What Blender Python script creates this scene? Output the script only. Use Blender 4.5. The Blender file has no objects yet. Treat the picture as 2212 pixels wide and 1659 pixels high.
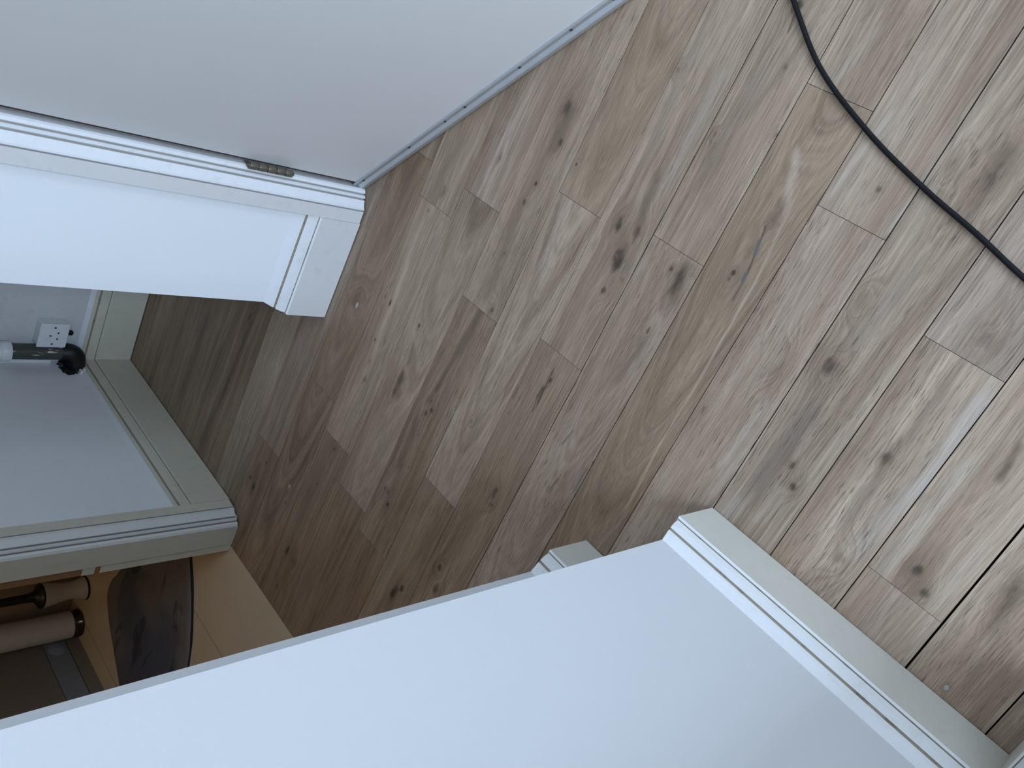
import bpy, bmesh, math, random
from mathutils import Vector, Matrix, noise

# ------------------------------------------------------------------ camera, world, light
CAM_AXES = [(-0.412839, -0.631328, -0.656498), (-0.832355, 0.554162, -0.009489), (-0.369797, -0.542522, 0.754268)]
LENS = 29.4007
CAM_HEIGHT = 1.35
sc = bpy.context.scene
col = sc.collection
cam_data = bpy.data.cameras.new('camera')
cam = bpy.data.objects.new('camera', cam_data)
col.objects.link(cam)
cam_data.sensor_width = 36.0
cam_data.lens = LENS
cam_data.clip_start = 0.01
r_, u_, b_ = (Vector(v) for v in CAM_AXES)
cam.matrix_world = Matrix(((r_.x, u_.x, b_.x, 0), (r_.y, u_.y, b_.y, 0), (r_.z, u_.z, b_.z, CAM_HEIGHT), (0, 0, 0, 1)))
sc.camera = cam

world = bpy.data.worlds.new('world')
sc.world = world
world.use_nodes = True
world.node_tree.nodes['Background'].inputs[0].default_value = (0.62, 0.78, 1.0, 1)
world.node_tree.nodes['Background'].inputs[1].default_value = 0.6

vs = sc.view_settings
vs.view_transform = 'Standard'
vs.look = 'None'
vs.gamma = 1.0
vs.use_curve_mapping = False
vs.exposure = 0.0


def area(name, loc, target, sx, sy, power, color):
    d = bpy.data.lights.new(name, 'AREA')
    d.shape = 'RECTANGLE'
    d.size, d.size_y, d.energy, d.color = sx, sy, power, color
    o = bpy.data.objects.new(name, d)
    col.objects.link(o)
    o.location = loc
    o.rotation_euler = (Vector(target) - Vector(loc)).to_track_quat('-Z', 'Y').to_euler()
    return o


DAY = (0.56, 0.735, 1.0)
area('daylight_rear_window', (-0.95, -2.94, 1.60), (0.2, 1.2, 0.9), 1.6, 1.5, 168, DAY)
area('daylight_side_window', (-2.84, -0.90, 1.95), (0.8, 0.7, 1.0), 1.4, 0.8, 42, DAY)


def bulb(name, loc, power, color, r):
    d = bpy.data.lights.new(name, 'POINT')
    d.energy, d.color, d.shadow_soft_size = power, color, r
    o = bpy.data.objects.new(name, d)
    col.objects.link(o)
    o.location = loc


bulb('bathroom_bulb', (2.30, 1.45, 2.2), 2.8, (1.0, 0.68, 0.34), 0.03)
bulb('bathroom_bulb', (2.36, 1.25, 2.2), 1.4, (1.0, 0.72, 0.40), 0.02)


# ------------------------------------------------------------------ helpers
def lin(c):
    o = []
    for v in c[:3]:
        v = v / 255.0
        o.append(v / 12.92 if v <= 0.04045 else ((v + 0.055) / 1.055) ** 2.4)
    return (o[0], o[1], o[2], 1.0)


class NT:
    def __init__(self, name):
        self.mat = bpy.data.materials.new(name)
        self.mat.use_nodes = True
        self.t = self.mat.node_tree
        self.b = self.t.nodes['Principled BSDF']

    def put(self, sock, v):
        if v is None:
            return
        if isinstance(v, bpy.types.NodeSocket):
            self.t.links.new(v, sock)
        else:
            sock.default_value = v

    def m(self, op, a, b=None, c=None, clamp=False):
        n = self.t.nodes.new('ShaderNodeMath')
        n.operation = op
        n.use_clamp = clamp
        for i, v in enumerate((a, b, c)):
            self.put(n.inputs[i], v)
        return n.outputs[0]

    def pos(self):
        g = self.t.nodes.new('ShaderNodeNewGeometry')
        return g.outputs['Position']

    def sep(self, v):
        n = self.t.nodes.new('ShaderNodeSeparateXYZ')
        self.put(n.inputs[0], v)
        return n.outputs

    def comb(self, x, y, z):
        n = self.t.nodes.new('ShaderNodeCombineXYZ')
        for i, v in enumerate((x, y, z)):
            self.put(n.inputs[i], v)
        return n.outputs[0]

    def noise(self, vec, scale=1.0, detail=2.0, rough=0.5, dist=0.0):
        n = self.t.nodes.new('ShaderNodeTexNoise')
        self.put(n.inputs['Vector'], vec)
        n.inputs['Scale'].default_value = scale
        n.inputs['Detail'].default_value = detail
        n.inputs['Roughness'].default_value = rough
        n.inputs['Distortion'].default_value = dist
        return n.outputs[0]

    def mixc(self, f, a, b):
        n = self.t.nodes.new('ShaderNodeMix')
        n.data_type = 'RGBA'
        self.put(n.inputs[0], f)
        self.put(n.inputs[6], a)
        self.put(n.inputs[7], b)
        return n.outputs[2]

    def mixf(self, f, a, b):
        n = self.t.nodes.new('ShaderNodeMix')
        n.data_type = 'FLOAT'
        self.put(n.inputs[0], f)
        self.put(n.inputs[2], a)
        self.put(n.inputs[3], b)
        return n.outputs[0]

    def ss(self, v, e0, e1):
        n = self.t.nodes.new('ShaderNodeMapRange')
        n.interpolation_type = 'SMOOTHSTEP'
        self.put(n.inputs[0], v)
        n.inputs[1].default_value = e0
        n.inputs[2].default_value = e1
        return n.outputs[0]

    def bump(self, h, strength, dist):
        n = self.t.nodes.new('ShaderNodeBump')
        n.inputs['Strength'].default_value = strength
        n.inputs['Distance'].default_value = dist
        self.put(n.inputs['Height'], h)
        self.put(self.b.inputs['Normal'], n.outputs[0])


def paint(name, c, rough=0.55, var=0.04, scale=6.0, dirt=None, dirt_amt=0.0, bump=0.15, spec=0.4):
    """Brushed or rolled paint: faint tone variation, optional blotchy dirt, roller texture."""
    n = NT(name)
    p = n.pos()
    a = n.noise(p, scale, 3)
    base = lin(c)
    lo = tuple(v * (1 - var) for v in base[:3]) + (1,)
    hi = tuple(min(1, v * (1 + var)) for v in base[:3]) + (1,)
    cc = n.mixc(a, lo, hi)
    if dirt:
        d = n.ss(n.noise(p, 38, 5, 0.65), 0.52, 0.74)
        cc = n.mixc(n.m('MULTIPLY', d, dirt_amt), cc, lin(dirt))
    n.put(n.b.inputs['Base Color'], cc)
    n.b.inputs['Roughness'].default_value = rough
    n.b.inputs['Specular IOR Level'].default_value = spec
    if bump:
        n.bump(n.noise(p, 260, 2), bump, 0.0015)
    return n.mat


def plain(name, c, rough=0.5, metal=0.0, spec=0.5):
    n = NT(name)
    p = n.pos()
    a = n.noise(p, 40, 3)
    base = lin(c)
    n.put(n.b.inputs['Base Color'], n.mixc(a, tuple(v * 0.92 for v in base[:3]) + (1,), tuple(min(1, v * 1.08) for v in base[:3]) + (1,)))
    n.b.inputs['Roughness'].default_value = rough
    n.b.inputs['Metallic'].default_value = metal
    n.b.inputs['Specular IOR Level'].default_value = spec
    return n.mat


def tag(o, label=None, cat=None, group=None, kind=None):
    if label:
        o['label'] = label
    if cat:
        o['category'] = cat
    if group:
        o['group'] = group
    if kind:
        o['kind'] = kind
    return o


def empty(name, loc=(0, 0, 0)):
    o = bpy.data.objects.new(name, None)
    o.empty_display_size = 0.05
    col.objects.link(o)
    o.location = loc
    return o


def obj(name, bm, mats, parent=None, smooth=False, bevel=0.0):
    bmesh.ops.remove_doubles(bm, verts=bm.verts, dist=1e-6)
    bmesh.ops.recalc_face_normals(bm, faces=bm.faces)
    me = bpy.data.meshes.new(name)
    bm.to_mesh(me)
    bm.free()
    for m in (mats if isinstance(mats, (list, tuple)) else [mats]):
        me.materials.append(m)
    if smooth:
        for p in me.polygons:
            p.use_smooth = True
    o = bpy.data.objects.new(name, me)
    col.objects.link(o)
    if parent:
        o.parent = parent
        o.matrix_parent_inverse = Matrix.Translation(parent.location).inverted() if parent.type == 'EMPTY' else Matrix()
    if bevel:
        b = o.modifiers.new('bevel', 'BEVEL')
        b.width = bevel
        b.segments = 2
        b.limit_method = 'ANGLE'
    if smooth:
        try:
            me.set_sharp_from_angle(angle=math.radians(38))
        except Exception:
            pass
    return o


def add_prism(bm, poly, z0, z1, mi=0, sides=None):
    n = len(poly)
    lo = [bm.verts.new((p[0], p[1], z0)) for p in poly]
    hi = [bm.verts.new((p[0], p[1], z1)) for p in poly]
    for i in range(n):
        f = bm.faces.new((lo[i], lo[(i + 1) % n], hi[(i + 1) % n], hi[i]))
        f.material_index = sides[i] if sides else mi
    for ring in (lo, hi):
        f = bm.faces.new(ring)
        f.material_index = mi


def add_box(bm, x0, x1, y0, y1, z0, z1, mi=0):
    add_prism(bm, [(x0, y0), (x1, y0), (x1, y1), (x0, y1)], z0, z1, mi)


def add_sweep(bm, path, prof, mis):
    """Profile (depth to the left of the path, height) swept with mitred corners."""
    rings = []
    for i, p in enumerate(path):
        p = Vector(p)
        d1 = (p - Vector(path[i - 1])).normalized() if i else None
        d2 = (Vector(path[i + 1]) - p).normalized() if i < len(path) - 1 else None
        d1 = d1 or d2
        d2 = d2 or d1
        n1, n2 = Vector((-d1.y, d1.x)), Vector((-d2.y, d2.x))
        mt = (n1 + n2) / (1 + n1.dot(n2))
        rings.append([bm.verts.new((p.x + mt.x * d, p.y + mt.y * d, z)) for d, z in prof])
    k = len(prof)
    for a, b in zip(rings[:-1], rings[1:]):
        for j in range(k):
            f = bm.faces.new((a[j], b[j], b[(j + 1) % k], a[(j + 1) % k]))
            f.material_index = mis[j] if j < len(mis) else 0
    for ring in (rings[0], rings[-1]):
        bm.faces.new(ring)


def add_lathe(bm, prof, c, seg=40, mi=0):
    """Profile (radius, z) turned about the vertical through c."""
    rings = []
    for r, z in prof:
        if r < 1e-5:
            rings.append([bm.verts.new((c[0], c[1], z))])
        else:
            rings.append([bm.verts.new((c[0] + r * math.cos(2 * math.pi * i / seg), c[1] + r * math.sin(2 * math.pi * i / seg), z)) for i in range(seg)])
    for a, b in zip(rings[:-1], rings[1:]):
        for i in range(seg):
            j = (i + 1) % seg
            vv = []
            for v in ((a[0] if len(a) == 1 else a[i]), (a[0] if len(a) == 1 else a[j]), (b[0] if len(b) == 1 else b[j]), (b[0] if len(b) == 1 else b[i])):
                if v not in vv:
                    vv.append(v)
            if len(vv) > 2:
                bm.faces.new(vv).material_index = mi


def add_tube(bm, pts, rad, seg=20, mi=0, cap=True):
    pts = [Vector(p) for p in pts]
    rr = rad if isinstance(rad, (list, tuple)) else [rad] * len(pts)
    rings = []
    up = None
    for i, p in enumerate(pts):
        t = (pts[min(i + 1, len(pts) - 1)] - pts[max(i - 1, 0)]).normalized()
        if up is None:
            up = t.orthogonal().normalized()
        up = (up - t * up.dot(t)).normalized()
        w = t.cross(up)
        rings.append([bm.verts.new(p + (up * math.cos(2 * math.pi * k / seg) + w * math.sin(2 * math.pi * k / seg)) * rr[i]) for k in range(seg)])
    for a, b in zip(rings[:-1], rings[1:]):
        for k in range(seg):
            bm.faces.new((a[k], a[(k + 1) % seg], b[(k + 1) % seg], b[k])).material_index = mi
    if cap:
        bm.faces.new(rings[0]).material_index = mi
        bm.faces.new(rings[-1]).material_index = mi


def spline(pts, n=8, closed=False):
    pts = [Vector(p) for p in pts]
    out = []
    N = len(pts)
    rng = range(N if closed else N - 1)
    for i in rng:
        if closed:
            p0, p1, p2, p3 = pts[i - 1], pts[i], pts[(i + 1) % N], pts[(i + 2) % N]
        else:
            p0, p1, p2, p3 = pts[max(i - 1, 0)], pts[i], pts[i + 1], pts[min(i + 2, N - 1)]
        for k in range(n):
            t = k / n
            out.append(0.5 * ((2 * p1) + (p2 - p0) * t + (2 * p0 - 5 * p1 + 4 * p2 - p3) * t * t + (3 * p1 - p0 - 3 * p2 + p3) * t ** 3))
    if not closed:
        out.append(pts[-1])
    return out


def new():
    return bmesh.new()


# ------------------------------------------------------------------ materials
M_wall = paint('white_emulsion', (226, 226, 224), 0.6, 0.015, 2.0, bump=0.10, spec=0.3)
M_wall_near = paint('dimmed_emulsion', (203, 203, 202), 0.6, 0.015, 2.0, bump=0.10, spec=0.3)  # white emulsion darkened to stand in for weaker light on this wall
M_wall_far = paint('scuffed_emulsion', (230, 230, 228), 0.6, 0.03, 3.0, dirt=(150, 142, 134), dirt_amt=0.06, bump=0.12, spec=0.3)
M_ceil = paint('ceiling_white', (232, 232, 230), 0.7, 0.01)
M_door = paint('door_paint', (216, 211, 205), 0.5, 0.015, 3.0, bump=0.08)
M_white = paint('white_gloss_paint', (221, 221, 219), 0.38, 0.03, 30.0, dirt=(150, 140, 128), dirt_amt=0.18, bump=0.1)
M_cream = paint('old_cream_paint', (196, 191, 178), 0.45, 0.04, 14.0, dirt=(138, 128, 110), dirt_amt=0.14, bump=0.1)
M_nib = paint('pale_skirting_paint', (208, 204, 198), 0.45, 0.03, 14.0, dirt=(150, 142, 122), dirt_amt=0.12, bump=0.1)
M_ivory = paint('yellowed_gloss_paint', (200, 194, 174), 0.42, 0.04, 14.0, dirt=(140, 128, 98), dirt_amt=0.16, bump=0.1)
M_dirt = paint('dirt_in_groove', (146, 134, 116), 0.7, 0.1, 20.0, dirt=(92, 78, 60), dirt_amt=0.9, bump=0)
M_caulk = paint('white_caulk', (222, 222, 222), 0.55, 0.04, 30.0, bump=0.3)
M_dark = plain('dark_gap', (30, 26, 22), 0.9, spec=0.1)
M_alu = plain('aluminium', (190, 192, 196), 0.40, 0.35)
M_alu_grey = plain('dull_aluminium', (158, 155, 144), 0.55, 0.1)
M_screw = plain('grey_screw', (88, 88, 90), 0.5, 0.7)
M_brass = plain('tarnished_brass', (108, 100, 86), 0.40, 0.45)
M_cable = plain('black_rubber', (9, 10, 13), 0.55, spec=0.25)
M_plastic = plain('white_plastic', (222, 222, 220), 0.35)
M_slot = plain('black_slot', (8, 8, 8), 0.7)
def pipe_mat():
    n = NT('dark_grey_pipe')
    x, y, z = n.sep(n.pos())
    f = n.ss(n.noise(n.comb(n.m('MULTIPLY', x, 75.0), n.m('MULTIPLY', y, 75.0), n.m('MULTIPLY', z, 13.0)), 1.0, 2), 0.63, 0.68)
    n.put(n.b.inputs['Base Color'], n.mixc(f, lin((66, 68, 62)), lin((205, 204, 196))))
    n.b.inputs['Roughness'].default_value = 0.45
    return n.mat


M_pipe = pipe_mat()
M_tar = plain('black_sealant', (9, 9, 9), 0.5)
M_bathwall = paint('beige_bathroom_paint', (176, 152, 124), 0.5, 0.03, 4.0)
M_greytile = plain('grey_glazed_tile', (120, 120, 120), 0.22)
M_browngloss = plain('brown_gloss', (116, 104, 88), 0.28)
M_timber = paint('bare_timber', (138, 100, 66), 0.6, 0.08, 20.0)
M_black = plain('black_plastic', (8, 8, 9), 0.35)
M_ceramic = plain('cream_ceramic', (200, 193, 182), 0.18)
M_chrome = plain('smoked_chrome', (92, 84, 76), 0.12, 0.9)


def bath_floor_mat():
    n = NT('beige_vinyl_tile')
    p = n.pos()
    x, y, z = n.sep(p)
    c = n.mixc(n.noise(p, 7, 4), lin((200, 182, 152)), lin((212, 194, 164)))
    joint = None
    for x0 in (2.022, 2.657):
        d = n.m('ABSOLUTE', n.m('SUBTRACT', x, x0))
        f = n.m('SUBTRACT', 1.0, n.ss(d, 0.0008, 0.0022))
        joint = f if joint is None else n.m('MAXIMUM', joint, f)
    c = n.mixc(n.m('MULTIPLY', joint, 0.6), c, lin((92, 74, 52)))
    n.put(n.b.inputs['Base Color'], c)
    n.b.inputs['Roughness'].default_value = 0.22
    return n.mat


def mat_pile():
    n = NT('brown_grey_pile')
    p = n.pos()
    a = n.ss(n.noise(p, 3.6, 2, 0.45, 0.6), 0.36, 0.60)
    c = n.mixc(a, lin((92, 95, 104)), lin((126, 120, 114)))
    k = n.m('MULTIPLY', n.ss(n.noise(n.comb(n.m('MULTIPLY', n.sep(p)[0], 3.0), n.m('MULTIPLY', n.sep(p)[1], 9.0), 0.0), 1.6, 2, 0.5, 0.8), 0.60, 0.70), 0.7)
    c = n.mixc(k, c, lin((56, 58, 70)))
    f = n.noise(p, 500, 2)
    c = n.mixc(n.m('MULTIPLY', f, 0.25), c, lin((52, 48, 48)))
    n.put(n.b.inputs['Base Color'], c)
    n.b.inputs['Roughness'].default_value = 0.95
    n.b.inputs['Specular IOR Level'].default_value = 0.1
    n.bump(f, 0.5, 0.003)
    return n.mat


# ------------------------------------------------------------------ the oak floor
PLANKS = [
 (-2.9, 1.7, -0.185, -0.0567, 0.001, 0.0025, 0, (167, 152, 137), 0.4, 1.0, None, [], []),
 (-2.9, 1.7, -0.0567, 0.0729, 0.0025, 0.0034, 3, (167, 152, 137), 0.7, 1.0, None, [[0.3958, 0.0285, 0.05, 0.018, 0.45, 0], [0.5664, 0.0157, 0.006, 0.005, 0.9, 1]], [[0.4832, -0.0294, 0.582, -0.0351, 0.018, [128, 106, 84], 0.6], [0.3573, 0.0438, 0.4595, 0.0105, 0.03, [92, 76, 62], 0.35]]),
 (-2.9, 0.4907, 0.0729, 0.202, 0.0034, 0.002, 6, (160, 145, 129), 0.4, 1.0, None, [[0.4517, 0.1437, 0.013, 0.01, 0.95, 0], [0.4688, 0.1184, 0.01, 0.008, 0.95, 0], [0.2557, 0.1352, 0.03, 0.01, 0.5, 0]], [[0.2093, 0.1387, 0.2684, 0.1302, 0.012, [92, 76, 62], 0.8], [0.3971, 0.1391, 0.4916, 0.1307, 0.035, [128, 106, 84], 0.45], [0.2679, 0.173, 0.4897, 0.1805, 0.02, [183, 169, 151], 0.5], [0.3569, 0.0926, 0.4864, 0.0951, 0.018, [183, 169, 151], 0.35]]),
 (0.4907, 1.7, 0.0729, 0.202, 0.0034, 0.002, 7, (168, 153, 142), 0.4, 0.7, None, [], [[0.4605, 0.1277, 0.5352, 0.1258, 0.012, [128, 106, 84], 0.3]]),
 (-2.9, 0.148, 0.202, 0.3308, 0.002, 0.002, 9, (147, 135, 125), 0.4, 1.0, None, [[0.1077, 0.2578, 0.03, 0.02, 0.3, 0]], []),
 (0.148, 1.7, 0.202, 0.3308, 0.002, 0.002, 10, (167, 152, 137), 1.0, 1.0, None, [[0.3367, 0.2718, 0.016, 0.01, 0.85, 0], [0.509, 0.24, 0.02, 0.012, 0.3, 0]], [[0.1751, 0.2637, 0.4387, 0.2648, 0.018, [92, 76, 62], 0.45], [0.4387, 0.2648, 0.5133, 0.2504, 0.014, [140, 112, 98], 0.5], [0.1741, 0.2138, 0.3483, 0.2098, 0.022, [178, 170, 161], 0.45], [0.3327, 0.2124, 0.4877, 0.2324, 0.024, [178, 170, 161], 0.35], [0.2422, 0.3401, 0.477, 0.3473, 0.02, [183, 169, 151], 0.5]]),  # silver pale streaks paint the sheen lying over the grain
 (-2.9, 1.7, 0.3308, 0.4572, 0.002, 0.0024, 12, (152, 139, 125), 0.8, 1.0, None, [[0.2616, 0.4229, 0.018, 0.012, 0.95, 0], [0.1499, 0.437, 0.022, 0.012, 0.55, 0], [0.4329, 0.384, 0.01, 0.006, 0.9, 0], [0.4617, 0.3649, 0.009, 0.007, 0.95, 0], [-0.0823, 0.3767, 0.075, 0.022, 0.6, 0], [-0.0851, 0.4347, 0.02, 0.006, 0.5, 0]], [[0.3316, 0.4063, 0.5097, 0.4131, 0.035, [112, 98, 90], 0.65], [-0.1344, 0.3701, -0.0392, 0.3911, 0.04, [128, 106, 84], 0.35], [0.0547, 0.3964, 0.2088, 0.4082, 0.018, [140, 128, 116], 0.4], [0.4741, 0.3681, 0.5507, 0.376, 0.025, [183, 169, 151], 0.4], [0.539, 0.4242, 0.6037, 0.4394, 0.03, [178, 170, 161], 0.35]]),
 (-2.9, 0.055, 0.4572, 0.5839, 0.0024, 0.0018, 15, (158, 144, 130), 0.5, 0.8, None, [[-0.0058, 0.5099, 0.006, 0.004, 0.6, 0]], [[-0.1067, 0.5587, 0.049, 0.575, 0.01, [183, 169, 151], 0.7], [-0.0248, 0.4529, 0.044, 0.459, 0.01, [183, 169, 151], 0.8], [-0.1478, 0.4558, 0.0591, 0.4653, 0.008, [150, 138, 124], 0.5]]),
 (0.055, 1.7, 0.4572, 0.5839, 0.0024, 0.0018, 16, (168, 153, 142), 0.9, 0.8, None, [[0.2984, 0.5013, 0.022, 0.01, 0.35, 2]], [[0.3747, 0.4822, 0.5134, 0.4829, 0.014, [183, 169, 151], 0.6], [0.5066, 0.4874, 0.5931, 0.518, 0.008, [176, 156, 128], 0.6], [0.5409, 0.5189, 0.6456, 0.5294, 0.04, [150, 126, 104], 0.4], [0.3627, 0.4512, 0.5654, 0.47, 0.016, [183, 169, 151], 0.4]]),
 (-2.9, -0.103, 0.5839, 0.7088, 0.0018, 0.0022, 18, (160, 145, 129), 0.4, 0.9, [-0.1821, 0.5925, 0.09, 20], [[-0.2069, 0.5931, 0.03, 0.012, 0.2, 0]], [[-0.2143, 0.6462, -0.1089, 0.6704, 0.02, [183, 169, 151], 0.3]]),
 (-0.103, 1.7, 0.5839, 0.7088, 0.0018, 0.0022, 19, (146, 129, 110), 0.4, 1.2, [0.0728, 0.6425, 0.11, 24], [[0.2182, 0.6522, 0.007, 0.005, 0.95, 0], [0.2301, 0.6538, 0.005, 0.003, 0.7, 0], [0.1003, 0.6378, 0.04, 0.014, 0.4, 0]], [[-0.0047, 0.6635, 0.0758, 0.631, 0.016, [186, 165, 146], 0.75], [0.1242, 0.6425, 0.1496, 0.6376, 0.004, [48, 38, 32], 0.8], [0.174, 0.6335, 0.2068, 0.628, 0.004, [48, 38, 32], 0.9], [0.2246, 0.6274, 0.2576, 0.6273, 0.004, [48, 38, 32], 0.85], [0.1232, 0.658, 0.2316, 0.6269, 0.02, [128, 106, 84], 0.45], [0.0594, 0.623, 0.2044, 0.6074, 0.0055, [178, 162, 138], 0.6], [0.2044, 0.6074, 0.3852, 0.6038, 0.0055, [182, 165, 139], 0.7], [0.3852, 0.6038, 0.5558, 0.6061, 0.0055, [180, 163, 136], 0.7], [0.5558, 0.6061, 0.6967, 0.5988, 0.006, [190, 166, 130], 0.75], [0.3145, 0.657, 0.4261, 0.6622, 0.006, [92, 76, 62], 0.4], [0.1466, 0.6386, 0.1736, 0.6328, 0.008, [84, 88, 95], 0.95], [0.2059, 0.6296, 0.2235, 0.6271, 0.007, [84, 88, 95], 0.95]]),
 (-2.9, 0.236, 0.7088, 0.833, 0.0022, 0.0024, 21, (160, 145, 129), 0.4, 1.0, None, [[-0.2031, 0.7935, 0.012, 0.009, 0.95, 0], [-0.012, 0.71, 0.006, 0.004, 0.8, 0], [-0.1119, 0.7578, 0.005, 0.004, 0.5, 0], [0.0308, 0.8168, 0.006, 0.004, 0.5, 0]], [[-0.1978, 0.791, -0.1614, 0.7847, 0.005, [48, 38, 32], 0.7], [-0.1819, 0.7455, -0.021, 0.7731, 0.012, [92, 76, 62], 0.35], [-0.1034, 0.7927, 0.1082, 0.7928, 0.022, [135, 120, 106], 0.5], [-0.1761, 0.8357, 0.0675, 0.8416, 0.01, [183, 169, 151], 0.6], [-0.0953, 0.7066, 0.1051, 0.7103, 0.008, [183, 169, 151], 0.45]]),
 (0.236, 1.7, 0.7088, 0.833, 0.0022, 0.0024, 22, (168, 153, 142), 1.0, 1.0, [0.5421, 0.7578, 0.1, 26], [[0.2844, 0.7382, 0.034, 0.014, 0.75, 0], [0.2716, 0.7638, 0.007, 0.005, 0.9, 0], [0.3907, 0.7445, 0.008, 0.003, 0.7, 0]], [[0.2495, 0.7441, 0.3268, 0.7275, 0.022, [92, 76, 62], 0.6], [0.4023, 0.7369, 0.5151, 0.7497, 0.014, [92, 76, 62], 0.5], [0.472, 0.7653, 0.5621, 0.771, 0.012, [128, 106, 84], 0.5], [0.2937, 0.8448, 0.3807, 0.838, 0.02, [183, 169, 151], 0.4], [0.6485, 0.7821, 0.6893, 0.7904, 0.006, [92, 76, 62], 0.6], [0.69, 0.7138, 0.7499, 0.7156, 0.006, [48, 38, 32], 0.6], [0.7559, 0.761, 0.7948, 0.7645, 0.006, [48, 38, 32], 0.5], [0.7039, 0.732, 0.7812, 0.6951, 0.018, [150, 140, 142], 0.4]]),
 (-2.9, 0.539, 0.833, 0.9578, 0.0024, 0.0012, 24, (160, 145, 129), 0.4, 1.0, None, [[0.3026, 0.8765, 0.034, 0.016, 1.0, 0], [0.2521, 0.9134, 0.02, 0.012, 0.9, 0], [0.3768, 0.8728, 0.008, 0.007, 0.7, 0], [-0.0385, 0.9506, 0.008, 0.007, 0.5, 0], [-0.0801, 1.0575, 0.006, 0.005, 0.9, 0], [0.2516, 0.8676, 0.02, 0.01, 0.7, 0], [0.3404, 0.8479, 0.008, 0.006, 0.5, 0]], [[0.1318, 0.8849, 0.2489, 0.8718, 0.02, [92, 76, 62], 0.6], [0.2617, 0.8971, 0.3785, 0.8522, 0.035, [140, 116, 90], 0.5], [-0.0621, 0.862, 0.147, 0.8574, 0.018, [178, 170, 161], 0.3], [-0.1179, 0.9417, 0.1133, 0.9269, 0.02, [140, 126, 112], 0.45], [0.2527, 0.8412, 0.3753, 0.8287, 0.008, [183, 169, 151], 0.5], [0.3064, 0.8893, 0.3016, 0.8746, 0.0035, [160, 160, 168], 0.9], [0.3014, 0.876, 0.3149, 0.8583, 0.004, [150, 150, 160], 0.9]]),
 (0.539, 1.7, 0.833, 0.9578, 0.0024, 0.0012, 25, (146, 129, 110), 0.7, 1.0, None, [[0.5985, 0.8887, 0.01, 0.005, 1.0, 0], [0.8919, 0.8814, 0.02, 0.01, 0.65, 0], [1.1407, 0.9234, 0.012, 0.008, 0.75, 0], [1.1917, 0.9049, 0.016, 0.01, 0.6, 0], [0.9158, 0.8757, 0.01, 0.008, 0.5, 0]], [[0.5763, 0.8931, 0.6603, 0.8894, 0.005, [48, 38, 32], 0.9], [0.6177, 0.8951, 0.6482, 0.8973, 0.009, [48, 38, 32], 0.8], [0.6563, 0.9528, 0.6857, 0.9523, 0.003, [48, 38, 32], 0.8], [0.6482, 0.8973, 0.6796, 0.8917, 0.004, [92, 76, 62], 0.7], [0.9705, 0.9103, 1.1259, 0.9148, 0.03, [128, 106, 84], 0.4], [0.9549, 0.8128, 1.101, 0.8251, 0.02, [150, 110, 85], 0.35]]),
 (-2.9, 0.264, 0.9578, 1.08, 0.0012, 0.0016, 27, (146, 129, 110), 0.4, 1.0, [0.21, 1.0153, 0.12, 24], [[0.1997, 1.0694, 0.005, 0.003, 0.9, 0], [0.1835, 1.136, 0.02, 0.006, 0.4, 0]], [[0.065, 1.071, 0.107, 1.0695, 0.01, [92, 76, 62], 0.3]]),
 (0.264, 0.995, 0.9578, 1.08, 0.0012, 0.0016, 28, (167, 152, 137), 0.4, 1.0, [0.6442, 1.0158, 0.1, 26], [[0.4583, 1.1534, 0.004, 0.003, 0.3, 0], [0.7986, 1.0259, 0.006, 0.004, 0.5, 0]], [[0.2754, 1.0475, 0.4304, 1.0399, 0.01, [178, 170, 161], 0.35], [0.3859, 1.0178, 0.7042, 1.0337, 0.006, [183, 169, 151], 0.6], [0.8045, 1.0706, 0.9892, 1.0781, 0.007, [183, 169, 151], 0.7], [0.7719, 1.0061, 0.9462, 1.0138, 0.02, [140, 122, 104], 0.45]]),
 (0.995, 1.7, 0.9578, 1.08, 0.0012, 0.0016, 29, (146, 129, 110), 0.4, 0.7, None, [[1.3057, 1.0099, 0.028, 0.011, 1.0, 0], [1.2742, 0.994, 0.012, 0.007, 0.95, 0], [1.1883, 0.9522, 0.004, 0.003, 0.6, 0]], [[1.0269, 1.0821, 1.1286, 1.0847, 0.012, [183, 169, 151], 0.3], [1.2511, 1.005, 1.3593, 1.006, 0.03, [92, 76, 62], 0.4]]),
 (-2.9, 0.576, 1.08, 1.203, 0.0016, 0.0009, 30, (160, 145, 129), 0.8, 1.0, None, [[0.1171, 1.1555, 0.035, 0.014, 0.65, 0], [0.1796, 1.1315, 0.01, 0.006, 0.85, 0], [0.2762, 1.1438, 0.006, 0.005, 0.95, 0], [0.3232, 1.1538, 0.009, 0.006, 0.7, 0], [0.5589, 1.1072, 0.01, 0.006, 0.95, 0], [0.564, 1.112, 0.02, 0.012, 0.4, 0], [0.4394, 1.1433, 0.006, 0.004, 0.5, 0]], [[0.1054, 1.1381, 0.2065, 1.1425, 0.03, [92, 76, 62], 0.55], [0.201, 1.1533, 0.3482, 1.1544, 0.022, [128, 106, 84], 0.6], [0.3482, 1.1544, 0.5424, 1.1393, 0.03, [120, 102, 82], 0.7], [0.175, 1.0925, 0.2596, 1.0791, 0.01, [183, 169, 151], 0.4], [0.374, 1.0768, 0.4374, 1.073, 0.012, [196, 176, 156], 0.6]]),
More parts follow.
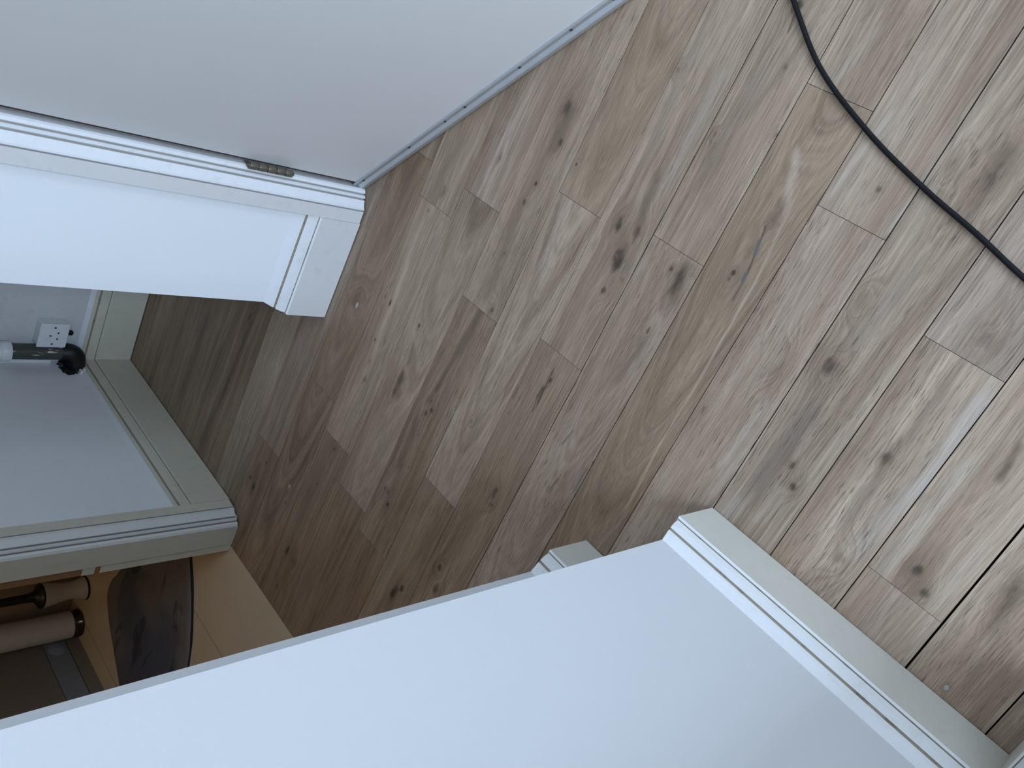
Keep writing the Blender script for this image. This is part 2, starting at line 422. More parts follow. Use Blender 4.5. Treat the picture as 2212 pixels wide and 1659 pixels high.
 (0.576, 1.259, 1.08, 1.203, 0.0016, 0.0009, 31, (146, 129, 110), 0.7, 1.0, None, [[0.835, 1.1597, 0.009, 0.007, 0.9, 0], [0.8522, 1.1447, 0.007, 0.006, 0.85, 0], [0.8685, 1.1567, 0.008, 0.006, 0.8, 0], [1.1092, 1.1644, 0.012, 0.01, 0.6, 0], [1.136, 1.147, 0.008, 0.005, 0.9, 0], [1.0109, 1.1334, 0.004, 0.003, 0.6, 0], [1.1079, 1.1756, 0.006, 0.003, 0.8, 0]], [[0.5629, 1.1342, 0.703, 1.1457, 0.024, [92, 76, 62], 0.75], [0.703, 1.1457, 0.8431, 1.1638, 0.016, [92, 76, 62], 0.7], [0.8887, 1.1721, 1.0354, 1.1654, 0.026, [92, 76, 62], 0.6], [1.0157, 1.1581, 1.163, 1.144, 0.03, [110, 92, 74], 0.5], [0.8117, 1.1562, 0.8703, 1.165, 0.012, [178, 170, 161], 0.3]]),
 (1.259, 1.7, 1.08, 1.203, 0.0016, 0.0009, 32, (132, 113, 94), 0.4, 1.0, None, [], [[1.3344, 1.0964, 1.4092, 1.0916, 0.02, [150, 104, 60], 0.4]]),
 (-2.9, 0.3726, 1.203, 1.33, 0.0009, 0.0009, 33, (168, 153, 142), 0.4, 1.1, None, [[0.273, 1.2665, 0.008, 0.003, 0.6, 0]], [[0.2002, 1.2745, 0.3762, 1.2812, 0.012, [190, 170, 158], 0.6], [0.1667, 1.2425, 0.3666, 1.2377, 0.012, [130, 110, 96], 0.45]]),
 (0.3726, 1.209, 1.203, 1.33, 0.0009, 0.0009, 34, (160, 145, 129), 0.4, 0.8, [0.9223, 1.2592, 0.1, 22], [[0.8702, 1.2728, 0.05, 0.016, 0.62, 0], [0.7086, 1.2894, 0.008, 0.004, 0.85, 0], [0.8872, 1.2617, 0.02, 0.01, 0.5, 0]], [[0.7519, 1.2844, 0.8097, 1.2722, 0.008, [92, 76, 62], 0.5], [0.7174, 1.3126, 0.8187, 1.2862, 0.02, [183, 169, 151], 0.35], [0.625, 1.2412, 0.8011, 1.2388, 0.01, [183, 169, 151], 0.4], [0.99, 1.2564, 1.0829, 1.2276, 0.03, [138, 124, 114], 0.3]]),
 (1.209, 1.7, 1.203, 1.33, 0.0009, 0.0009, 35, (132, 113, 94), 0.4, 1.0, None, [[1.366, 1.2381, 0.007, 0.005, 0.9, 0], [1.3436, 1.1676, 0.02, 0.008, 0.5, 0], [1.3049, 1.1682, 0.008, 0.004, 0.8, 0]], [[1.2581, 1.1677, 1.3011, 1.1728, 0.005, [220, 200, 160], 0.9], [1.2778, 1.1549, 1.4386, 1.1401, 0.018, [150, 112, 70], 0.55], [1.2747, 1.2236, 1.4761, 1.2336, 0.014, [92, 76, 62], 0.5], [1.3769, 1.117, 1.4122, 1.1119, 0.004, [48, 38, 32], 0.8], [1.2832, 1.2523, 1.4902, 1.2489, 0.018, [95, 74, 55], 0.5]]),
 (-2.9, 0.448, 1.33, 1.4567, 0.0009, 0.0014, 36, (167, 152, 137), 0.4, 0.8, None, [[0.4085, 1.386, 0.007, 0.004, 0.5, 0]], [[0.2762, 1.3805, 0.4496, 1.4108, 0.014, [150, 134, 118], 0.4]]),
 (0.448, 1.126, 1.33, 1.4567, 0.0009, 0.0014, 37, (167, 152, 137), 0.4, 1.0, None, [[0.7105, 1.4338, 0.014, 0.006, 0.85, 0], [0.7144, 1.4086, 0.01, 0.003, 1.0, 0], [0.8207, 1.4085, 0.006, 0.004, 0.7, 0], [0.9259, 1.3877, 0.006, 0.005, 0.6, 0], [0.8079, 1.3747, 0.01, 0.006, 0.3, 0], [0.4665, 1.409, 0.007, 0.005, 0.6, 0], [0.8768, 1.3978, 0.006, 0.003, 0.6, 0]], [[0.4801, 1.4002, 0.6012, 1.3981, 0.022, [140, 122, 104], 0.5], [0.7097, 1.3872, 0.8079, 1.3747, 0.018, [130, 110, 88], 0.6], [0.8364, 1.3772, 0.9833, 1.3679, 0.016, [132, 114, 98], 0.5], [1.0038, 1.3768, 1.139, 1.3805, 0.02, [140, 124, 114], 0.4]]),
 (1.126, 1.7, 1.33, 1.4567, 0.0009, 0.0014, 38, (132, 113, 94), 0.4, 1.0, None, [[1.1484, 1.3932, 0.007, 0.006, 0.9, 0], [1.5201, 1.3719, 0.012, 0.008, 0.95, 0], [1.517, 1.411, 0.022, 0.006, 0.85, 0], [1.6336, 1.3954, 0.01, 0.004, 0.7, 0], [1.2714, 1.4003, 0.005, 0.003, 0.7, 0]], [[1.4767, 1.3842, 1.6312, 1.3642, 0.03, [110, 84, 56], 0.5], [1.2162, 1.4018, 1.4086, 1.4023, 0.02, [120, 102, 86], 0.4]]),
 (-2.9, 0.366, 1.4567, 1.5836, 0.0014, 0.0016, 39, (160, 145, 129), 0.4, 1.0, None, [], []),
 (0.366, 1.046, 1.4567, 1.5836, 0.0014, 0.0016, 40, (132, 113, 94), 0.4, 1.0, [0.8749, 1.5284, 0.12, 24], [[0.7849, 1.5166, 0.014, 0.007, 1.0, 1], [0.7759, 1.5246, 0.03, 0.014, 0.45, 0]], [[0.4037, 1.5168, 0.5977, 1.5113, 0.022, [108, 92, 78], 0.5], [0.8151, 1.5216, 0.9204, 1.5105, 0.01, [150, 140, 128], 0.3]]),
 (1.046, 1.7, 1.4567, 1.5836, 0.0014, 0.0016, 41, (132, 113, 94), 0.4, 1.3, [1.5376, 1.5357, 0.14, 30], [[1.3581, 1.5003, 0.009, 0.006, 0.9, 1], [1.4064, 1.4904, 0.008, 0.006, 0.5, 0]], [[1.3961, 1.5295, 1.5941, 1.4993, 0.03, [86, 64, 46], 0.4]]),
 (-2.9, 1.323, 1.5836, 1.708, 0.0016, 0.001, 42, (147, 135, 125), 0.4, 0.9, None, [], [[0.4739, 1.5917, 0.5818, 1.6066, 0.012, [176, 160, 140], 0.4], [0.88, 1.6074, 1.1152, 1.6048, 0.008, [168, 132, 98], 0.8], [1.0759, 1.5918, 1.2792, 1.5913, 0.008, [168, 132, 98], 0.7], [0.9161, 1.5961, 1.1535, 1.593, 0.006, [90, 78, 72], 0.5], [1.2072, 1.5583, 1.3121, 1.5809, 0.008, [70, 64, 66], 0.7]]),
 (1.323, 1.7, 1.5836, 1.708, 0.0016, 0.001, 43, (132, 113, 94), 0.4, 1.0, None, [[1.4745, 1.6457, 0.018, 0.009, 1.0, 0], [1.4585, 1.6737, 0.008, 0.007, 0.9, 0], [1.3735, 1.6272, 0.008, 0.005, 0.8, 0], [1.3592, 1.4996, 0.006, 0.004, 0.6, 0]], [[1.3942, 1.6567, 1.5045, 1.6441, 0.03, [84, 64, 48], 0.5]]),
 (-2.9, 1.7, 1.708, 1.832, 0.001, 0.001, 45, (160, 148, 134), 0.4, 0.7, None, [], [[1.0812, 1.8157, 1.4387, 1.8079, 0.006, [183, 169, 151], 0.4]]),
 (-2.9, 1.7, 1.832, 1.957, 0.001, 0.001, 48, (132, 113, 94), 0.4, 1.1, None, [[1.0561, 1.9298, 0.02, 0.012, 0.8, 0], [1.2569, 1.9783, 0.005, 0.004, 0.9, 0]], [[1.0802, 1.9172, 1.3508, 1.9276, 0.016, [48, 38, 32], 0.5], [1.2502, 1.9291, 1.5362, 1.9403, 0.02, [84, 66, 54], 0.5]]),
 (-2.9, 1.7, 1.957, 2.083, 0.001, 0.001, 51, (140, 122, 104), 0.4, 1.2, None, [[1.3728, 1.9296, 0.03, 0.008, 0.7, 0], [1.5279, 1.9389, 0.008, 0.008, 0.7, 0]], [[1.2266, 1.9442, 1.5657, 1.9555, 0.02, [84, 66, 54], 0.6]]),
 (-2.9, 1.7, 2.083, 2.205, 0.001, 0.001, 54, (138, 122, 104), 0.4, 1.1, None, [], [[1.178, 2.1364, 1.4964, 2.1412, 0.03, [92, 76, 62], 0.6]]),
 (-2.9, 1.7, 2.205, 2.33, 0.001, 0.001, 57, (142, 126, 108), 0.4, 0.9, None, [], [[1.3444, 2.3879, 1.5247, 2.3512, 0.012, [92, 76, 62], 0.5]]),
 (-2.9, 1.7, 2.33, 2.455, 0.001, 0.001, 60, (146, 130, 112), 0.4, 1.0, None, [], []),
 (-2.9, 1.7, 2.455, 2.58, 0.001, 0.001, 63, (140, 124, 106), 0.4, 1.0, None, [], [])]



def wood(i, x0, x1, y0, y1, seed, tone, pore, fig, cath, knots, streaks):
    n = NT('oak_board_%02d' % i)
    x, y, z = n.sep(n.pos())
    s = seed * 1.37
    yc = 0.5 * (y0 + y1)
    tone = tuple(0.66 * a_ + 0.34 * b_ for a_, b_ in zip(tone, (158, 142, 126)))
    tone = (tone[0] * 1.035, tone[1], tone[2] * 0.95)
    T = lin(tone)
    # slow wander of the grain
    w = n.m('SUBTRACT', n.noise(n.comb(n.m('MULTIPLY', x, 1.6), n.m('MULTIPLY', y, 7.0), s), 1.0, 2), 0.5)
    wy = n.m('MULTIPLY', w, 0.05 * fig)
    yy = n.m('SUBTRACT', y, yc)
    if cath:
        cx, cy, c1, c2 = cath
        dy = n.m('ADD', n.m('SUBTRACT', y, cy), n.m('MULTIPLY', wy, 0.5))
        q = n.m('MULTIPLY_ADD', n.m('MULTIPLY', dy, dy), c2 * 0.35, n.m('MULTIPLY', n.m('SUBTRACT', x, cx), c1))
        q = n.m('ADD', q, n.m('MULTIPLY', wy, 0.35))
    else:
        q = n.m('ADD', yy, wy)
    fine = n.noise(n.comb(n.m('MULTIPLY', x, 30.0), n.m('MULTIPLY', y, 60.0), s), 1.0, 2)
    nf = n.m('SUBTRACT', fine, 0.5)
    halo = dark = light = silver = None
    for kx, ky, a, b, amt, kind in knots:
        dx = n.m('DIVIDE', n.m('SUBTRACT', x, kx), a)
        dyk = n.m('DIVIDE', n.m('SUBTRACT', y, ky), b)
        r2 = n.m('ADD', n.m('MULTIPLY', dx, dx), n.m('MULTIPLY', dyk, dyk))
        r = n.m('MULTIPLY_ADD', nf, 1.5, n.m('SQRT', r2))
        wg = n.m('POWER', 2.718, n.m('MULTIPLY', r2, -0.22))
        q = n.mixf(wg, q, n.m('MULTIPLY', r, b * 0.75))
        core = n.m('MULTIPLY', n.m('SUBTRACT', 1.0, n.ss(r, 0.2 if amt > 0.6 else -0.1, 1.15)), amt * 0.9)
        h = n.m('MULTIPLY', n.m('POWER', 2.718, n.m('MULTIPLY', r2, -0.22)), 0.62 * amt)
        if kind == 1:
            silver = core if silver is None else n.m('MAXIMUM', silver, core)
        elif kind == 2:
            light = core if light is None else n.m('MAXIMUM', light, core)
        else:
            dark = core if dark is None else n.m('MAXIMUM', dark, core)
        halo = h if halo is None else n.m('MAXIMUM', halo, h)
    bands = n.noise(n.comb(n.m('MULTIPLY', x, 0.8), n.m('MULTIPLY', q, 62.0), s), 1.0, 4, 0.62)
    rings = n.noise(n.comb(n.m('MULTIPLY', x, 2.0), n.m('MULTIPLY', q, 260.0), s + 4), 1.0, 2, 0.5)
    fibre = n.noise(n.comb(n.m('MULTIPLY', x, 14.0), n.m('MULTIPLY', n.m('ADD', y, n.m('MULTIPLY', wy, 0.5)), 520.0), s), 1.0, 2, 0.6)
    blotch = n.noise(n.comb(n.m('MULTIPLY', x, 2.6), n.m('MULTIPLY', q, 13.0), s + 9), 1.0, 3, 0.55)
    v = n.m('MULTIPLY_ADD', n.m('SUBTRACT', bands, 0.5), 1.15 * fig, 0.52)
    v = n.m('MULTIPLY_ADD', n.m('SUBTRACT', rings, 0.5), 0.8 * fig, v)
    v = n.m('MULTIPLY_ADD', n.m('SUBTRACT', fibre, 0.5), 1.35, v)
    v = n.m('MULTIPLY_ADD', n.m('SUBTRACT', blotch, 0.5), 1.0, v, clamp=True)
    lo = (T[0] * 0.52, T[1] * 0.47, T[2] * 0.43, 1)
    hi = (min(1, T[0] * 1.30), min(1, T[1] * 1.30), min(1, T[2] * 1.31), 1)
    c = n.mixc(v, lo, hi)
    brown = n.noise(n.comb(n.m('MULTIPLY', x, 1.5), n.m('MULTIPLY', n.m('ADD', y, n.m('MULTIPLY', wy, 0.8)), 17.0), s + 13), 1.0, 3, 0.6)
    c = n.mixc(n.m('MULTIPLY', n.ss(brown, 0.48, 0.68), 0.62), c, n.mixc(v, (T[0] * 0.40, T[1] * 0.345, T[2] * 0.29, 1), (T[0] * 0.95, T[1] * 0.87, T[2] * 0.77, 1)))
    for ax, ay, bx, by, wd, sc_, amt in streaks:
        L = math.hypot(bx - ax, by - ay)
        ux, uy = (bx - ax) / L, (by - ay) / L
        xa, ya = n.m('SUBTRACT', x, ax), n.m('SUBTRACT', y, ay)
        d = n.m('ADD', n.m('MULTIPLY', xa, -uy), n.m('MULTIPLY', ya, ux))
        d = n.m('ABSOLUTE', n.m('MULTIPLY_ADD', w, min(0.03, wd * 1.2), n.m('MULTIPLY_ADD', nf, wd * 0.7, d)))
        t = n.m('DIVIDE', n.m('MULTIPLY_ADD', xa, ux, n.m('MULTIPLY', ya, uy)), L)
        f = n.m('MULTIPLY', n.m('SUBTRACT', 1.0, n.ss(d, wd * 0.1, wd * 0.75)), n.ss(t, -0.18, 0.12))
        f = n.m('MULTIPLY', f, n.m('SUBTRACT', 1.0, n.ss(t, 0.88, 1.18)))
        f = n.m('MULTIPLY', n.m('MULTIPLY', f, amt), n.m('MULTIPLY_ADD', n.m('ADD', bands, fibre), 1.6, -0.75, clamp=True), clamp=True)
        c = n.mixc(f, c, lin(sc_))
    if halo is not None:
        c = n.mixc(halo, c, n.mixc(v, lin((84, 66, 50)), lin((150, 124, 98))))
    if light is not None:
        c = n.mixc(light, c, lin((178, 160, 136)))
    if dark is not None:
        c = n.mixc(dark, c, n.mixc(n.ss(fine, 0.3, 0.7), lin((26, 20, 17)), lin((98, 80, 66))))
    if silver is not None:
        c = n.mixc(n.ss(silver, 0.3, 0.5), c, lin((168, 165, 162)))
    # open pores: short dark dashes along the grain
    pm = n.noise(n.comb(n.m('MULTIPLY', x, 30.0), n.m('MULTIPLY', n.m('ADD', y, wy), 640.0), s + 2), 1.0, 1, 0.5)
    pz = n.noise(n.comb(n.m('MULTIPLY', x, 3.0), n.m('MULTIPLY', q, 26.0), s + 6), 1.0, 2)
    pf = n.m('MULTIPLY', n.ss(pm, 0.61, 0.70), n.m('MULTIPLY', n.ss(pz, 0.32, 0.55), pore + 0.25), clamp=True)
    c = n.mixc(n.m('MULTIPLY', pf, 0.75), c, lin((82, 72, 64)))
    n.put(n.b.inputs['Base Color'], c)
    n.put(n.b.inputs['Roughness'], n.m('MULTIPLY_ADD', fibre, 0.18, 0.40))
    n.b.inputs['Specular IOR Level'].default_value = 0.42
    n.bump(n.m('MULTIPLY_ADD', pf, -1.0, n.m('MULTIPLY', fibre, 0.5)), 0.25, 0.0006)
    return n.mat


bm = new()
mats = [M_dark]
add_box(bm, -2.9, 1.70, -3.0, 2.60, -0.05, -0.011, 0)
for i, (x0, x1, y0, y1, g0, g1, seed, tone, pore, fig, cath, knots, streaks) in enumerate(PLANKS):
    mats.append(wood(i, x0, x1, y0, y1, seed, tone, pore, fig, cath, knots, streaks))
    add_box(bm, x0 + (0.0004 if x0 > -2.8 else 0), x1 - (0.0004 if x1 < 1.69 else 0), y0 + g0 / 2, y1 - g1 / 2, -0.012, 0.0, i + 1)
spare = wood(99, -2.6, 1.7, -0.33, -0.185, 77, (164, 150, 134), 0.4, 1.0, None, [], [])
mats.append(spare)
yb = -0.186
while yb > -3.0:
    add_box(bm, -2.9, 1.70, max(yb - 0.127, -3.0), yb - 0.001, -0.012, 0.0, len(mats) - 1)
    yb -= 0.128
floor = obj('floor', bm, mats)
tag(floor, 'pale oak floorboards running past the doorways', 'floor', kind='structure')

bm = new()
add_box(bm, 1.7015, 2.90, 0.20, 2.56, -0.05, -0.0005)
tag(obj('floor_bathroom', bm, bath_floor_mat()), 'glossy beige bathroom floor beyond the far doorway', 'floor', kind='structure')

# ------------------------------------------------------------------ walls
H = 2.45
XB = 1.603   # bathroom wall face
YE = 2.53    # end wall face


def wall(name, boxes, mat, label, polys=()):
    b = new()
    for q in boxes:
        add_box(b, *q)
    for poly, z0, z1 in polys:
        add_prism(b, poly, z0, z1)
    return tag(obj(name, b, mat), label, 'wall', kind='structure')


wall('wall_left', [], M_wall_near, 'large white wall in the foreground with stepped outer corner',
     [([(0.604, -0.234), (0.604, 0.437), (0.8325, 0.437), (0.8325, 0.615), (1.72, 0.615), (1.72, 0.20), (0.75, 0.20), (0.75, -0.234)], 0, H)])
wall('wall_back', [(XB, 1.72, 0.615, 0.87, 0, H), (XB, 1.72, 1.665, 2.65, 0, H), (XB, 1.72, 0.87, 1.665, 2.02, H)], M_wall_far,
     'shaded grey white wall beside the bathroom doorway')
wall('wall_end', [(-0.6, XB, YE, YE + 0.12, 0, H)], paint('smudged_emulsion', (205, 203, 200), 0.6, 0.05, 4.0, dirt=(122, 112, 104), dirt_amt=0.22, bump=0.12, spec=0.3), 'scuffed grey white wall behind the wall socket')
wall('wall_right', [(0.565, 0.856, 1.635, 1.735, 0, H), (0.756, 0.856, 1.735, YE, 0, H), (-2.9, -0.34, 1.635, 1.735, 0, H), (-0.34, 0.565, 1.66, 1.735, 2.04, H),
                    (-0.6, -0.5, 1.735, YE, 0, H)], M_wall, 'white wall stub between the open door and the alcove')
wall('wall_near', [(0.43, 0.75, -0.234, -0.114, 0, H)], M_wall, 'white wall end at the lower right corner of the floor')  # unseen length of this stub is set to shade the foreground wall
wall('wall_side', [(-3.02, -2.9, -3.12, -1.7, 0, H), (-3.02, -2.9, -0.10, 1.735, 0, H), (-3.02, -2.9, -1.7, -0.10, 0, 1.45), (-3.02, -2.9, -1.7, -0.10, 2.42, H),
                   (0.75, 0.87, -3.12, -0.10, 0, H)], M_wall, 'white side walls of the room behind the camera')
wall('wall_rear', [(-2.9, -1.85, -3.12, -3.0, 0, H), (-1.85, -0.05, -3.12, -3.0, 0, 0.70), (-1.85, -0.05, -3.12, -3.0, 2.40, H), (-0.05, 0.75, -3.12, -3.0, 0, H)], M_wall,
     'white wall with the window behind the camera')
wall('wall_bathroom', [(2.757, 2.87, 0.2, 2.54, 0, H), (1.72, 2.757, 2.425, 2.54, 0, H), (1.72, 2.757, 0.2, 0.3, 0, H)], M_bathwall, 'beige brown wall inside the bathroom')
b = new()
add_box(b, -3.02, 2.87, -3.12, 2.65, H, H + 0.08)
tag(obj('ceiling', b, M_ceil), 'white ceiling above the hallway', 'ceiling', kind='structure')
# the window that lights the room (behind and beside the camera)
b = new()
for q in ((-1.85, -0.05, 0.70, 0.75), (-1.85, -0.05, 2.35, 2.40), (-1.85, -1.80, 0.75, 2.35), (-0.10, -0.05, 0.75, 2.35), (-0.98, -0.92, 0.75, 2.35)):
    add_box(b, q[0], q[1], -3.09, -3.02, q[2], q[3])
tag(obj('window_1', b, M_white), 'white framed window lighting the room', 'window', kind='structure')

b = new()
for q in ((-1.7, -0.10, 1.45, 1.50), (-1.7, -0.10, 2.37, 2.42), (-1.7, -1.65, 1.50, 2.37), (-0.15, -0.10, 1.50, 2.37), (-0.93, -0.87, 1.50, 2.37)):
    add_box(b, -2.99, -2.92, q[0], q[1], q[2], q[3])
tag(obj('window_2', b, M_white), 'white framed side window lighting the hallway', 'window', kind='structure')

# ------------------------------------------------------------------ skirting boards
SK = [(0.0, 0.003), (0.021, 0.003), (0.021, 0.1185), (0.0195, 0.1225), (0.0182, 0.1228), (0.0172, 0.1222), (0.0168, 0.1246), (0.0163, 0.128), (0.0150, 0.137),
      (0.0125, 0.146), (0.0108, 0.1515), (0.0092, 0.1520), (0.0085, 0.1545), (0.0090, 0.1570), (0.0070, 0.1640), (0.0052, 0.1680), (0.0022, 0.1770), (0.0, 0.1830)]
# per segment: 0 face, 1 moulding, 2 dirt
SKM = [0, 0, 1, 1, 2, 2, 1, 1, 1, 1, 2, 2, 2, 1, 1, 3, 3, 0]


def skirting(name, path, mats, label):
    b = new()
    add_sweep(b, path, SK, SKM)
    return tag(obj(name, b, mats + [M_caulk]), label, 'skirting board', kind='structure')


skirting('baseboard_left', [(0.604, -0.113), (0.604, 0.437), (0.8325, 0.437), (0.8325, 0.615), (XB - 0.001, 0.615)], [M_cream, M_white, M_dirt],
         'cream skirting board along the large foreground wall')
skirting('baseboard_near', [(0.43, -0.114), (0.582, -0.114)], [M_cream, M_white, M_dirt], 'short skirting board at the lower right corner')
skirting('baseboard_right', [(0.856, YE - 0.001), (0.856, 1.635), (0.6045, 1.635)], [M_nib, M_white, M_dirt], 'white skirting board on the wall stub beside the door')
skirting('baseboard_back', [(XB, 1.7235), (XB, YE), (0.88, YE)], [M_ivory, M_ivory, M_dirt], 'yellowed skirting board in the dark alcove corner')
b = new()
add_box(b, 2.745, 2.757, 0.30, 2.424, 0.0, 0.048, 0)  # bottom strip takes the darker brown
add_box(b, 2.750, 2.757, 0.30, 2.424, 0.050, 0.130, 1)
add_box(b, 2.751, 2.757, 0.30, 2.424, 0.132, 0.9, 2)
tag(obj('baseboard_bathroom', b, [M_browngloss, M_greytile, M_browngloss]), 'grey tiled strip low on the bathroom wall', 'skirting board', kind='structure')

# ------------------------------------------------------------------ architraves and door linings
AR = [(0.0, 0.0), (0.0315, 0.0008), (0.0325, 0.0060), (0.0342, 0.0060), (0.0352, 0.0010), (0.0372, 0.0012), (0.0390, 0.0040), (0.0440, 0.0075), (0.0500, 0.0105), (0.0550, 0.0125),
      (0.0570, 0.0135), (0.0585, 0.0200), (0.0605, 0.0205), (0.0620, 0.0150), (0.0655, 0.0152), (0.0680, 0.0195), (0.0692, 0.0255), (0.0712, 0.0255), (0.0725, 0.0210), (0.0790, 0.0235), (0.0820, 0.0290)]
ARM = [0, 2, 2, 1, 1, 1, 1, 1, 1, 1, 2, 2, 1, 1, 1, 2, 2, 1, 1, 1]
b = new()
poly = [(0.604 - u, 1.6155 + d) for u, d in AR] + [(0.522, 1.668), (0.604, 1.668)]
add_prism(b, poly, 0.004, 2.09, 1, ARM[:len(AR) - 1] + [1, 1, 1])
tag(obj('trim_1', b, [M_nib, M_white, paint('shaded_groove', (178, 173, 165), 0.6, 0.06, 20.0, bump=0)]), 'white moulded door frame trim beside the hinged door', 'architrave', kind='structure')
b = new()
poly = [(1.582 + d * 1.25, 1.722 - u) for u, d in AR] + [(1.66, 1.640), (1.66, 1.722)]
add_prism(b, poly, 0.006, 2.09, 0, [0] + [2 if m == 2 else 1 for m in ARM[1:len(AR) - 1]] + [0, 0, 0])
tag(obj('trim_2', b, [M_ivory, paint('alcove_gloss_paint', (206, 206, 199), 0.35, 0.03, 20.0), paint('darker_groove', (150, 144, 134), 0.7, 0.08, 20.0)]), 'off white moulded frame trim of the bathroom doorway', 'architrave', kind='structure')  # groove faces coloured darker than the mouldings
b = new()
add_box(b, 1.622, 1.690, 1.6405, 1.664, 0.002, 2.02, 0)
add_box(b, 1.6905, 1.716, 1.6425, 1.664, 0.002, 0.385, 0)
add_box(b, 1.6905, 1.716, 1.6425, 1.664, 0.400, 0.432, 0)
add_box(b, 1.6905, 1.716, 1.6440, 1.664, 0.432, 2.02, 1)
add_box(b, 1.6905, 1.711, 1.6440, 1.664, 0.385, 0.400, 1)
tag(obj('trim_3', b, [M_ivory, M_timber]), 'bathroom door lining, white below and bare wood above', 'door lining', kind='structure')
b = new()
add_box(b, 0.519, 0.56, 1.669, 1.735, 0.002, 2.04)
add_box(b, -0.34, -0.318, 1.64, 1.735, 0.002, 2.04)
tag(obj('trim_4', b, paint('shaded_rebate', (122, 112, 104), 0.7, 0.06, 20.0)), 'shaded lining behind the hinged door edge', 'door lining', kind='structure')  # white lining coloured grey brown for the shade in the gap
b = new()
add_box(b, 1.586, 1.602, 2.512, 2.529, 0.262, 2.40)
tag(obj('trim_5', b, M_plastic), 'narrow white strip down the alcove corner behind the pipe', 'trim', kind='structure')

# ------------------------------------------------------------------ the open door
U = Vector((-0.770, -0.638, 0)).normalized()
Nn = Vector((0.638, -0.770, 0)).normalized()
P0 = Vector((0.5170, 1.6530, 0))


def dpt(a, n_, z):
    v = P0 + U * a + Nn * n_
    return (v.x, v.y, z)


def add_door_prism(bm, prof, a0, a1, mis=None):
    ra = [bm.verts.new(dpt(a0, n_, z)) for n_, z in prof]
    rb = [bm.verts.new(dpt(a1, n_, z)) for n_, z in prof]
    k = len(prof)
    for i in range(k):
        f = bm.faces.new((ra[i], ra[(i + 1) % k], rb[(i + 1) % k], rb[i]))
        if mis:
            f.material_index = mis[i]
    bm.faces.new(ra)
    bm.faces.new(rb)


b = new()
add_door_prism(b, [(0, 0.012), (0, 1.99), (-0.040, 1.99), (-0.040, 0.012)], 0.009, 0.838)
door = tag(obj('door_1', b, M_door, bevel=0.0015), 'open off white door with a metal strip along its bottom', 'door', kind='structure')
b = new()
STRIP = [(0.0004, 0.037), (0.0042, 0.037), (0.0048, 0.0345), (0.0036, 0.032), (0.0034, 0.023), (0.0058, 0.0205), (0.0090, 0.0175), (0.0100, 0.0145), (0.0096, 0.0120),
         (0.0092, 0.0045), (0.0075, 0.0035), (0.0004, 0.0035)]
add_door_prism(b, STRIP, 0.001, 0.836, [0, 0, 0, 1, 0, 0, 0, 1, 1, 1, 1, 1])
strip = tag(obj('weather_strip', b, [M_alu, M_alu_grey], door), 'grey aluminium strip')
for a in (0.030, 0.205, 0.330, 0.395, 0.560, 0.700, 0.805):
    b = new()
    ctr = Vector(dpt(a, 0.0042, 0.0275))
    add_tube(b, [ctr - Nn * 0.0012, ctr + Nn * 0.0008, ctr + Nn * 0.0014], [0.0032, 0.0032, 0.002], 12)
    obj('screw', b, M_screw, strip, smooth=True)
b = new()
hx, hy = 0.5190, 1.6335
for k_ in range(5):
    z0 = 0.2235 + k_ * 0.0228
    add_lathe(b, [(0, z0), (0.0052, z0), (0.0054, z0 + 0.0016), (0.0078, z0 + 0.0018), (0.0084, z0 + 0.0030), (0.0084, z0 + 0.0196), (0.0078, z0 + 0.0208), (0.0054, z0 + 0.0210), (0.0052, z0 + 0.0228), (0, z0 + 0.0228)], (hx, hy), 20)
add_lathe(b, [(0, 0.2205), (0.004, 0.221), (0.0045, 0.224), (0, 0.224)], (hx, hy), 16)
add_lathe(b, [(0, 0.336), (0.0045, 0.336), (0.004, 0.3395), (0, 0.340)], (hx, hy), 16)
add_box(b, hx - 0.002, hx + 0.0005, hy + 0.002, hy + 0.020, 0.2240, 0.3370)
obj('hinge', b, M_brass, door, smooth=True)

# ------------------------------------------------------------------ black cable on the floor
path = [(-0.62, 1.19), (-0.44, 1.06), (-0.31, 0.935), (-0.2088, 0.8047), (-0.1297, 0.6975), (-0.0724, 0.5688), (-0.0347, 0.4479), (-0.0110, 0.3507), (0.0132, 0.2641),
        (0.036, 0.16), (0.046, 0.03), (0.030, -0.12), (-0.03, -0.32), (-0.12, -0.6)]
b = new()
add_tube(b, spline([(x, y, 0.0043) for x, y in path], 10), 0.0042, 14)
tag(obj('power_cable', b, M_cable, smooth=True), 'black cable lying in a curve across the oak floorboards', 'cable')

# ------------------------------------------------------------------ wall socket in the alcove
sx0, sx1, sz0, sz1 = 1.4370, 1.5240, 0.2395, 0.3275
sock = tag(empty('wall_socket', (1.4805, YE, sz0)), 'white square plug socket on the alcove wall next to the dark pipe', 'socket')
b = new()
add_box(b, sx0 + 0.002, sx1 - 0.002, 2.4925, YE, sz0 + 0.002, sz1 - 0.002)
obj('back_box', b, M_plastic, sock, bevel=0.002)
b = new()
add_box(b, sx0, sx1, 2.4850, 2.4922, sz0, sz1)
plate = obj('face_plate', b, M_plastic, sock, bevel=0.002)
cxs, czs = 1.4805, 0.2835
for (ox, oz, w_, h_) in ((0.0, 0.0095, 0.0042, 0.0085), (-0.011, -0.0125, 0.0066, 0.0042), (0.011, -0.0125, 0.0066, 0.0042)):
    b = new()
    add_box(b, cxs + ox - w_ / 2, cxs + ox + w_ / 2, 2.4846, 2.4856, czs + oz - h_ / 2, czs + oz + h_ / 2)
    obj('pin_slot', b, M_slot, plate)
for ox in (-0.0302, 0.0302):
    b = new()
    c0 = Vector((cxs + ox, 2.4853, czs))
    add_tube(b, [c0, c0 + Vector((0, -0.0009, 0)), c0 + Vector((0, -0.0013, 0))], [0.0034, 0.0034, 0.002], 16)
    obj('screw', b, M_screw, plate, smooth=True)
b = new()
